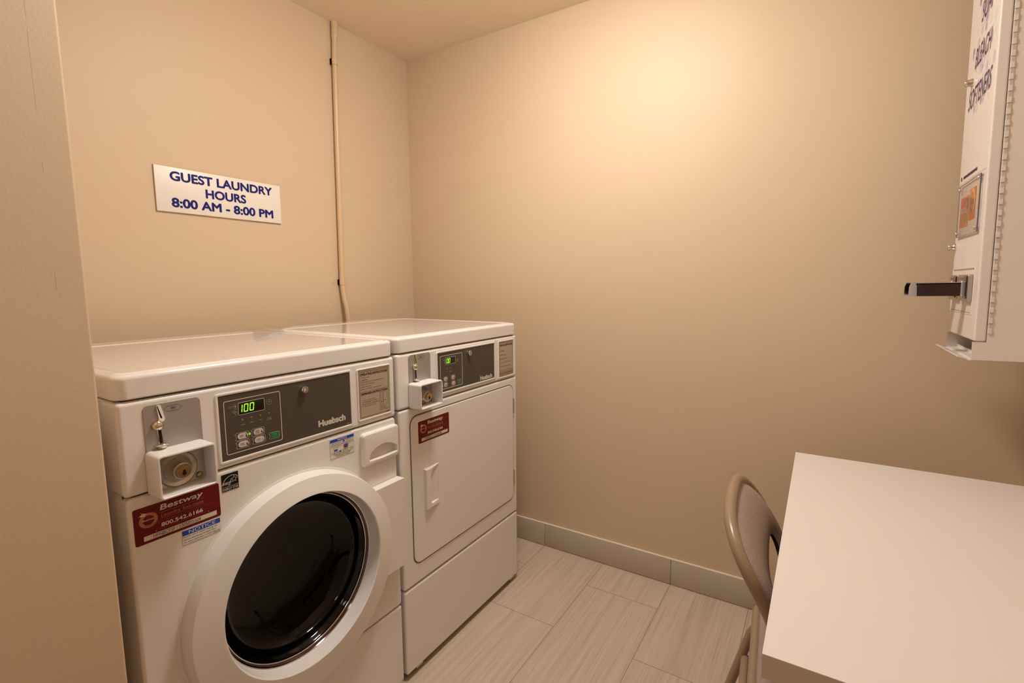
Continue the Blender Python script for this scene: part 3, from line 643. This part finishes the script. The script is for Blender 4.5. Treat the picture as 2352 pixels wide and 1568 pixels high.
# recessed pull
b = front(); n0 = .003
def hn(y): return n0+.0185*max(0, min(1, ( -.8165-y)/.050))
V = {}
ys0, ys1, yp0 = -.888, -.8165, -.858
pts = []; 
def hp(y, z, n): pts.append(b.P(y, z, n)); return len(pts)-1
A = [hp(-.8890, .548, n0), hp(-.8890, .688, n0), hp(-.8165, .688, n0), hp(-.8165, .548, n0)]
Bf = [hp(-.8870, .551, .0135), hp(-.8870, .685, .0135), hp(-.866, .684, .0130), hp(-.8175, .687, n0+.0015), hp(-.8175, .549, n0+.0015), hp(-.866, .552, .0130)]
C_ = [hp(-.867, .660, .0130), hp(-.856, .674, .0105), hp(-.8185, .684, n0+.001), hp(-.8185, .562, n0+.001), hp(-.858, .562, .0105), hp(-.867, .570, .0130)]
Dp = [hp(-.860, .664, -.012), hp(-.854, .672, -.012), hp(-.822, .680, -.004), hp(-.822, .566, -.004), hp(-.854, .568, -.012), hp(-.860, .574, -.012)]
Fc = [(A[0], A[1], Bf[1], Bf[0])[::-1], (A[1], A[2], Bf[3], Bf[2], Bf[1])[::-1], (A[3], A[0], Bf[0], Bf[5], Bf[4])[::-1], (A[2], A[3], Bf[4], Bf[3])[::-1],
      (Bf[0], Bf[1], Bf[2], C_[0], C_[5], Bf[5])[::-1], (Bf[2], Bf[3], C_[2], C_[1], C_[0])[::-1], (Bf[5], C_[5], C_[4], C_[3], Bf[4])[::-1], (Bf[3], Bf[4], C_[3], C_[2])[::-1]]
for i in range(6): Fc.append((C_[i], C_[(i+1) % 6], Dp[(i+1) % 6], Dp[i])[::-1])
Fc.append(tuple(Dp)[::-1])
b.add(pts, Fc, 'plastic'); b.build('handle', td)
for z0, z1 in ((.747, .812), (.434, .502)):
    b = front(); b.box(D+.0005, -.3365, z0, D+.0045, -.330, z1, 'brass_dark', .0008); b.tube([(D+.0055, -.3365, z0+.001), (D+.0055, -.3365, z1-.001)], .0022, 'nickel', 10); b.build('hinge', td)
sticker(T, -.909, .778, -.756, .850, n0, 'HFEN07 / 1304008386')
for y in (-.345, -.925):
    b = MB(); b.box(D-.03, y-.016, .012, D-.006, y+.016, .0225, 'steel', .001); b.build('base_clip', T)

# ------------------------------------------------------------------ film lying over the two lids
b = MB((0, 0, 0), (1, 0, 0), (0, 1, 0), (0, 0, 1))
def filmstrip(P, z):
    b.add([Vector((x, y, z+dz)) for x, y, dz in P], [list(range(len(P)))], 'film', False)
zf = DZ+.0026
def loft(rowA, rowB, nseg=6):
    n = len(rowA); pts = []
    for j in range(nseg+1):
        k = j/nseg
        for i in range(n): pts.append(Vector(rowA[i]).lerp(Vector(rowB[i]), k)+Vector((0, 0, .0015*math.sin(7*k+2.3*i)*(1 if 0 < k < 1 else 0))))
    Fq = [(j*n+i, j*n+i+1, (j+1)*n+i+1, (j+1)*n+i) for j in range(nseg) for i in range(n-1)]
    b.add(pts, Fq, 'film', True)
loft([(.155, -1.045, zf), (.22, -1.06, zf), (.30, -1.10, zf), (.40, -1.16, zf), (.50, -1.205, zf)], [(.150, -.955, zf+.004), (.22, -.985, zf+.004), (.30, -1.02, zf+.006), (.40, -1.09, zf+.003), (.47, -1.155, zf)])
loft([(.150, -.955, zf+.004), (.22, -.985, zf+.004), (.30, -1.02, zf+.006), (.40, -1.09, zf+.003)], [(.150, -.89, zf), (.21, -.90, zf), (.28, -.985, zf+.001), (.38, -1.035, zf+.001)])
tag(b.build('plastic_film'), 'torn scrap of clear plastic film across the gap between washer and dryer lids', 'plastic film')

# ------------------------------------------------------------------ wall sign
sg = thing('wall_sign', (0, -1.005, 1.62), 'white rectangular sign with blue laundry hours lettering on the left wall', 'sign')
b = MB(); b.box(.0005, -1.235, 1.544, .0075, -.7785, 1.6965, 'signw', .0006); b.box(.0002, -1.2352, 1.5435, .005, -.7783, 1.697, 'signe'); b.build('board', sg)
b = MB((0, 0, 0), *FU); n = .0079
b.text('GUEST LAUNDRY', -1.1885, 1.6510, .375, .0330, n, 'navy', .037)
b.text('HOURS', -1.074, 1.6055, .150, .0330, n, 'navy', .037)
b.text('8:00 AM - 8:00 PM', -1.1890, 1.5610, .375, .0330, n, 'navy', .037)
b.build('lettering', sg)

# ------------------------------------------------------------------ painted conduit
cn = thing('conduit_pipe', (.02, -.48, 1.1), 'thin beige painted conduit running from ceiling down behind the dryer', 'pipe')
b = MB(); r = .0115
b.tube([(.0165, -.4705, H), (.0165, -.4780, 2.3), (.0165, -.4850, 1.9), (.0165, -.4935, 1.32), (.0175, -.4930, 1.27), (.024, -.4905, 1.22), (.034, -.488, 1.18), (.040, -.488, 1.13), (.042, -.489, 1.0), (.042, -.489, .75)], r, 'pipe', 16); b.build('tube', cn)
b = MB(); b.tube([(.0165, -.4705, H), (.0165, -.4718, H-.055), (.0165, -.4720, H-.060), (.0165, -.4725, H-.075)], [.0145, .0150, .0165, .0120], 'pipe', 16); b.build('coupling', cn)
for z, y in ((2.286, -.4785), (1.302, -.4935)):
    b = MB(); R = []
    for x0 in (0,):
        prof = [(.001, y-.052), (.001, y-.0135)]+[(.0165+.0135*math.cos(a), y+.0135*math.sin(a)) for a in [math.radians(q) for q in range(-90, 91, 15)]]+[(.001, y+.0135)]
    b.rings([[Vector((x, yy, z+s)) for x, yy in prof+[(x-.0012 if x > .003 else x-.001, yy) for x, yy in prof[::-1]]] for s in (-.013, .013)], 'pipe', False, True, True)
    b.fr((0, 0, 0), *FU); b.lathe(y-.036, z, [(.0045, .001), (.004, .003), (.0001, .0036)], 'pipe', 14); b.stroke([(y-.0385, z-.0015), (y-.0335, z+.0015)], .0009, .0038, 'gap')
    sharp(b.build('strap', cn))

# ------------------------------------------------------------------ soap dispenser on the right wall
XC = 2.250; CY0, CY1 = -.454, -.165; ZB, ZT = 1.094, 2.16; XD = 2.272
LEAN = math.radians(.75)
sd = thing('soap_dispenser', (XC, (CY0+CY1)/2, ZB), 'tall white coin-operated laundry soap vending cabinet on the right wall', 'vending machine')
b = MB()
def wall_(x0, y0, z0, x1, y1, z1, m='cab', bev=0): b.box(x0, y0, z0, x1, y1, z1, m, bev)
xe = XR-.016
wall_(XD+.0008, CY0, 1.1375, xe, CY0+.004, ZT); wall_(XD+.0008, CY1-.004, 1.1375, xe, CY1, ZT)
wall_(XC-.002, CY0, ZB, xe, CY0+.004, 1.1375); wall_(XC-.002, CY1-.004, ZB, xe, CY1, 1.1375)
wall_(XC, CY0+.003, ZB, xe, CY1-.003, ZB+.003); wall_(XD+.004, CY0+.005, ZT-.004, xe, CY1-.005, ZT); wall_(xe-.004, CY0+.003, ZB+.003, xe, CY1-.003, ZT-.004)
wall_(XC+.07, CY0+.003, ZB+.003, XC+.074, CY1-.003, 1.16); wall_(XC+.02, CY0+.003, ZB+.003, XC+.022, CY1-.003, ZB+.010)
sharp(b.build('cabinet', sd))
b = MB(); b.box(XC, CY0, 1.139, XD, CY1, ZT, 'cab', .004, 3); cdoor = sharp(b.build('door', sd))
b = MB(); pr_ = [(XC+.004, ZB+.0015), (XC-.006, ZB-.0005), (XC-.012, ZB+.0035), (XC-.026, ZB+.0075), (XC-.027, ZB+.0060), (XC-.012, ZB+.0015), (XC-.006, ZB-.0025), (XC+.004, ZB-.0005)]
b.rings([[Vector((x, y, z)) for x, z in pr_] for y in (CY0+.002, CY1-.002)], 'cab', False, True, True); b.build('delivery_tray', sd)
# piano hinge
b = MB()
z = 1.158
b2 = MB()
while z < ZT-.045:
    b.box(XD+.0008, CY0-.0026, z, XD+.0085, CY0+.001, z+.0125, 'cab', .0008); b.box(XD+.0030, CY0-.0012, z+.0125, XD+.0085, CY0+.0006, z+.025, 'cabdull'); z += .025
sharp(b.build('piano_hinge', sd))
def face(): return MB((XC, 0, 0), (0, -1, 0), (0, 0, 1), (-1, 0, 0))
n = .0006
b = face()                                                    # cloudy bubbles behind the lettering
rnd = random.Random(11)
for i in range(110):
    cu = rnd.gauss(.325, .042); cz = rnd.uniform(1.72, 2.05); rr = rnd.uniform(.004, .012)
    if not .20 < cu < .435: continue
    b.lathe(cu, cz, [(rr, .0001+.0000015*i), (.0001, .0001+.0000015*i)], ('lilac', 'mint', 'lilac', 'violet', 'mint')[i % 5], 20, asp=1.6)
b.build('bubble_print', cdoor)
for st, u0_, z0_, ww, hh, tl in (('SOAP', .283, 1.930, .115, .050, .0), ('BLEACH', .247, 1.830, .150, .050, .0), ('SOFTENERS', .207, 1.734, .218, .050, .0)):
    b = face(); b.text(st, u0_-.0015, z0_-.0015, ww+.003, hh+.003, .00035, 'signw', .050, .25); b.text(st, u0_, z0_, ww, hh, .00045, 'purple', .020, .25)
    b.build('lettering', cdoor)
b = face(); b.poly([(.185, 1.557), (.197, 1.557), (.197, 1.567), (.185, 1.567)], n, 'purple')
u = .215
for k in (4, 3, 2, 5, 3, 5, 4, 2, 3): b.poly([(u, 1.558), (u+.0042*k-.0015, 1.558), (u+.0042*k-.0015, 1.5655), (u, 1.5655)], n, 'purple'); u += .0042*k+.0015
b.stroke([(.172, 1.5475), (.445, 1.5475)], .0007, n, 'palegrey')
b.build('small_print', cdoor)
b = face(); pa = (.203, 1.402, .424, 1.540)                   # sample window
b.rplate(*pa, .002, .0030, .0060, 'acrylic', 0); b.frame(pa[0], pa[1], pa[2], pa[3], .002, .0018, .0030, .0061, 'acredge'); win = b.build('sample_window', cdoor)
for uu, zz in ((pa[0]+.010, pa[1]+.010), (pa[2]-.010, pa[1]+.010), (pa[0]+.010, pa[3]-.010), (pa[2]-.010, pa[3]-.010)):
    b = face(); b.lathe(uu, zz, [(.003, 0), (.003, .0060), (.0062, .0064), (.0055, .0085), (.003, .0100), (.0001, .0104)], 'chrome', 18); b.build('screw', win)
b = face()                                                    # packets
b.rplate(.215, 1.428, .296, 1.506, .001, .0002, .0014, 'orange'); m_ = .0018
b.poly([(.252, 1.4285), (.2955, 1.4285), (.2955, 1.5055), (.268, 1.5055), (.262, 1.485), (.274, 1.465), (.262, 1.445)], m_-.0002, 'amber')
b.lathe(.272, 1.448, [(.0180, .0014), (.0180, m_), (.0001, m_)], 'yellow', 24); b.lathe(.274, 1.451, [(.0135, .0014), (.0135, m_+.0001), (.0001, m_+.0001)], 'slate', 24); b.poly([(.268, 1.441), (.292, 1.441), (.292, 1.455), (.268, 1.455)], m_+.0003, 'olive')
b.rings([[b.P(.279+.016*k*math.cos(a), 1.484+.019*k*math.sin(a), m_+.0003) for a in [math.radians(q) for q in range(-50, 190, 10)]] for k in (1, .55)], 'slate', False)
b.text('bounce', .219, 1.462, .066, .024, m_+.0006, 'pale', .02, .1)
b.build('softener_packet', cdoor)
b = face(); b.rplate(.308, 1.440, .366, 1.518, .001, .0002, .0014, 'orange'); b.poly([(.309, 1.455), (.365, 1.455), (.365, 1.474), (.309, 1.474)], .0016, 'slate')
for k, mm in ((.0275, 'yellow'), (.0205, 'orange'), (.0135, 'amber')): b.lathe(.337, 1.483, [(k, .0014), (k, .0022-k*.01+.0003), (.0001, .0022-k*.01+.0003)], mm, 32, asp=1.25)
b.text('Tide', .3145, 1.474, .045, .022, .0027, 'slate', .03, .0)
b.build('detergent_packet', cdoor)
for uu, zz in ((.236, 1.803), (.178, 1.379)):
    b = face(); b.lathe(uu, zz, [(.0105, 0), (.0105, .004), (.0085, .006), (.0085, .015), (.0075, .0175), (.005, .018), (.0001, .017)], 'chrome', 24); b.build('door_lock', cdoor)
b = face(); b.frame(.170, 1.200, .412, 1.318, .003, .0025, 0, .0010, 'cab', .0004)
b.stroke([(.18, 1.3145), (.405, 1.3145)], .003, .0012, 'palegrey'); b.stroke([(.185, 1.205), (.29, 1.205)], .0015, .0012, 'palegrey'); b.stroke([(.30, 1.205), (.40, 1.205)], .0015, .0012, 'palegrey'); b.build('slide_panel', cdoor)
for k, (ua, ub) in enumerate(((.190, .286), (.304, .404))):
    b = face(); b.rplate(ua, 1.233, ub, 1.300, .004, .0005, .010, 'steel', .002)
    b.rplate(ua+.026, 1.246, ub-.030, 1.284, .003, .010, .017, 'chrome', .002)
    for q in range(3):
        b.poly([(ua+.022+q*.012, 1.288), (ua+.026+q*.012, 1.288), (ua+.026+q*.012, 1.292), (ua+.022+q*.012, 1.292)], .0104, 'gap')
        b.poly([(ua+.03+q*.010, 1.272), (ua+.0325+q*.010, 1.272), (ua+.0325+q*.010, 1.281), (ua+.03+q*.010, 1.281)], .0174, 'gap')
    b.rplate(ub-.030, 1.240, ub-.003, 1.296, .003, .010, .0125, 'chromedark')
    cs = sharp(b.build('coin_slide', sd))
    um = (ua+ub)/2-.004
    b = face(); b.rings([[b.P(um+du, zz, q) for du, zz in ((-.014, 1.246), (.014, 1.246), (.014, 1.277), (.010, 1.2795), (-.010, 1.2795), (-.014, 1.277))] for q in (.008, .104)], 'chromedark', False, False, True)
    b.rings([[b.P(um+du, zz, q) for du, zz in ((-.0145, 1.2795), (.0145, 1.2795), (.0145, 1.281), (-.0145, 1.281))] for q in (.008, .105)], 'chrome', False, True, True); b.build('tongue', cs)
    b = face()
    b.rings([[b.P(um+du, zz, q) for q, zz in ((.102, 1.2450), (.116, 1.2455), (.1155, 1.270), (.111, 1.2835), (.106, 1.2835), (.103, 1.272))] for du in (-.0155, .0155)], 'chrome', False, True, True)
    b.build('grip', cs)
sd.rotation_euler = (0, -LEAN, 0)

# ------------------------------------------------------------------ table
TX0, TX1, TY0, TY1, TZ = 1.8905, XR-.016, -1.311, -.322, .76
tb = thing('table', ((TX0+TX1)/2, (TY0+TY1)/2, 0), 'white laminate folding table against the right wall', 'table')
b = MB(); b.box(TX0, TY0, TZ-.0015, TX1, TY1, TZ, 'table'); b.box(TX0+.0003, TY0+.0003, TZ-.037, TX1, TY1-.0003, TZ-.0015, 'tedge'); b.build('tabletop', tb)
b = MB(); b.box(TX0+.10, TY0+.06, TZ-.080, TX0+.115, TY1-.06, TZ-.037, 'leg'); b.box(TX1-.08, TY0+.06, TZ-.080, TX1-.065, TY1-.06, TZ-.037, 'leg'); b.build('rail', tb)
for x in (TX0+.13, TX1-.06):
    for y in (TY0+.07, TY1-.07):
        b = MB(); b.tube([(x, y, 0), (x, y, TZ-.038)], .0125, 'leg', 14); b.build('leg', tb)

# ------------------------------------------------------------------ folding chair
ROT = math.radians(4.0); CO = Vector((1.8817, -.844, 0))
ch = thing('folding_chair', CO, 'taupe metal folding chair with woven padded back tucked under the table', 'chair')
ff = Vector((math.cos(ROT), math.sin(ROT), 0)); ll = Vector((-math.sin(ROT), math.cos(ROT), 0))
def cp(fw, la, z): return CO+ff*fw+ll*la+Vector((0, 0, z))
BK = [(-.111, .83), (-.0926, .79), (-.068, .75), (-.0434, .71), (-.021, .67), (-.0023, .63), (.0149, .58), (.0321, .50)]   # back plane: forward offset, height
def bf(z):
    if z >= BK[0][1]: return BK[0][0]
    for (f1, z1), (f2, z2) in zip(BK[:-1], BK[1:]):
        if z <= z1 and z >= z2: return f1+(f2-f1)*(z1-z)/(z1-z2)
    return BK[-1][0]+(BK[-1][1]-z)*.22
def arch(half, top, drop, zend, rx, n=40):
    """inverted U in (lateral, z): superellipse crown then straight sides"""
    P = []
    for i in range(n+1):
        a = math.pi*i/n; c, s_ = math.cos(a), math.sin(a)
        P.append((half*math.copysign(abs(c)**(2/rx), c), top-drop+drop*abs(s_)**(2/rx)))
    k = 8
    e0 = [(half, zend+(top-drop-zend)*j/k) for j in range(k)]; e1 = [(-half, top-drop-(top-drop-zend)*(j+1)/k) for j in range(k)]
    return e0+P+e1
A_ = arch(.2056, .8039, .1203, .450, 2.6165)
pts = [cp(bf(z), l, z) for l, z in A_]
foot = lambda s: [cp(bf(.38), s*.2056, .38), cp(bf(.20), s*.2056, .20), cp(bf(.012), s*.2056, .012)]
b = MB(); b.tube(foot(1)[::-1]+pts+foot(-1), .0122, 'tube', 14); b.build('back_frame', ch)
# back rest: padded inverted U
def pad(name, back, m):
    O = arch(.2010, .8010, .118, .53, 2.6); I = arch(.152, .672, .045, .50, 3.2)
    n_ = len(O); R = []; K = 10
    for j in range(K+1):
        t = j/K; bulge = math.sin(math.pi*min(1, max(0, t)))**.5
        R.append([cp(bf(o[1]*(1-t)+i[1]*t)+(.006 if not back else -.003)+(.017*bulge if not back else 0)-.004*(1-((o[0]*(1-t)+i[0]*t)/.2)**2), o[0]*(1-t)+i[0]*t, o[1]*(1-t)+i[1]*t) for o, i in zip(O, I)])
    b = MB(); n = n_; pp = [p for r in R for p in r]
    b.add(pp, [(j*n+i, j*n+i+1, (j+1)*n+i+1, (j+1)*n+i)[::(1 if not back else -1)] for j in range(K) for i in range(n-1)], m, True)
    return b
pad('b', False, 'fabric').build('back_pad', ch)
pad('b', True, 'tube').build('back_panel', ch)
# seat
def seat_ring(d, z, hw=.185):
    P = rrect(-.036+d, -hw+d, .365-d, hw-d, .06, 8); return [cp(x, l, z) for x, l in P]
b = MB(); P = rrect(-.036, -.185, .365, .185, .05, 8); b.tube([cp(x, l, .438) for x, l in P], .011, 'tube', 12, closed=True); b.build('seat_frame', ch)
b = MB(); b.rings([seat_ring(.006, .430), seat_ring(.006, .446), seat_ring(.012, .456), seat_ring(.03, .462), seat_ring(.09, .465)], 'fabric', True, True, True); b.build('seat_pad', ch)
for s in (1, -1):
    b = MB(); b.tube([cp(.001, s*.205, .425), cp(-.049, s*.205, .33), cp(-.101, s*.207, .14), cp(-.138, s*.209, .012)], .0122, 'tube', 14); b.build('rear_leg', ch)
    b = MB(); b.tube([cp(-.141, s*.209, .0), cp(-.134, s*.209, .025)], .0155, 'rubber', 14); b.build('foot_cap', ch)
    b = MB(); b.tube([cp(bf(0), s*.2056, .0), cp(bf(.025), s*.2056, .025)], .0155, 'rubber', 14); b.build('foot_cap', ch)
b = MB(); b.tube([cp(-.060, .203, .258), cp(-.060, -.203, .258)], .0105, 'tube', 12); b.build('stretcher', ch)
b = MB(); b.tube([cp(bf(.22), .2, .22), cp(bf(.22), -.2, .22)], .0105, 'tube', 12); b.build('stretcher', ch)
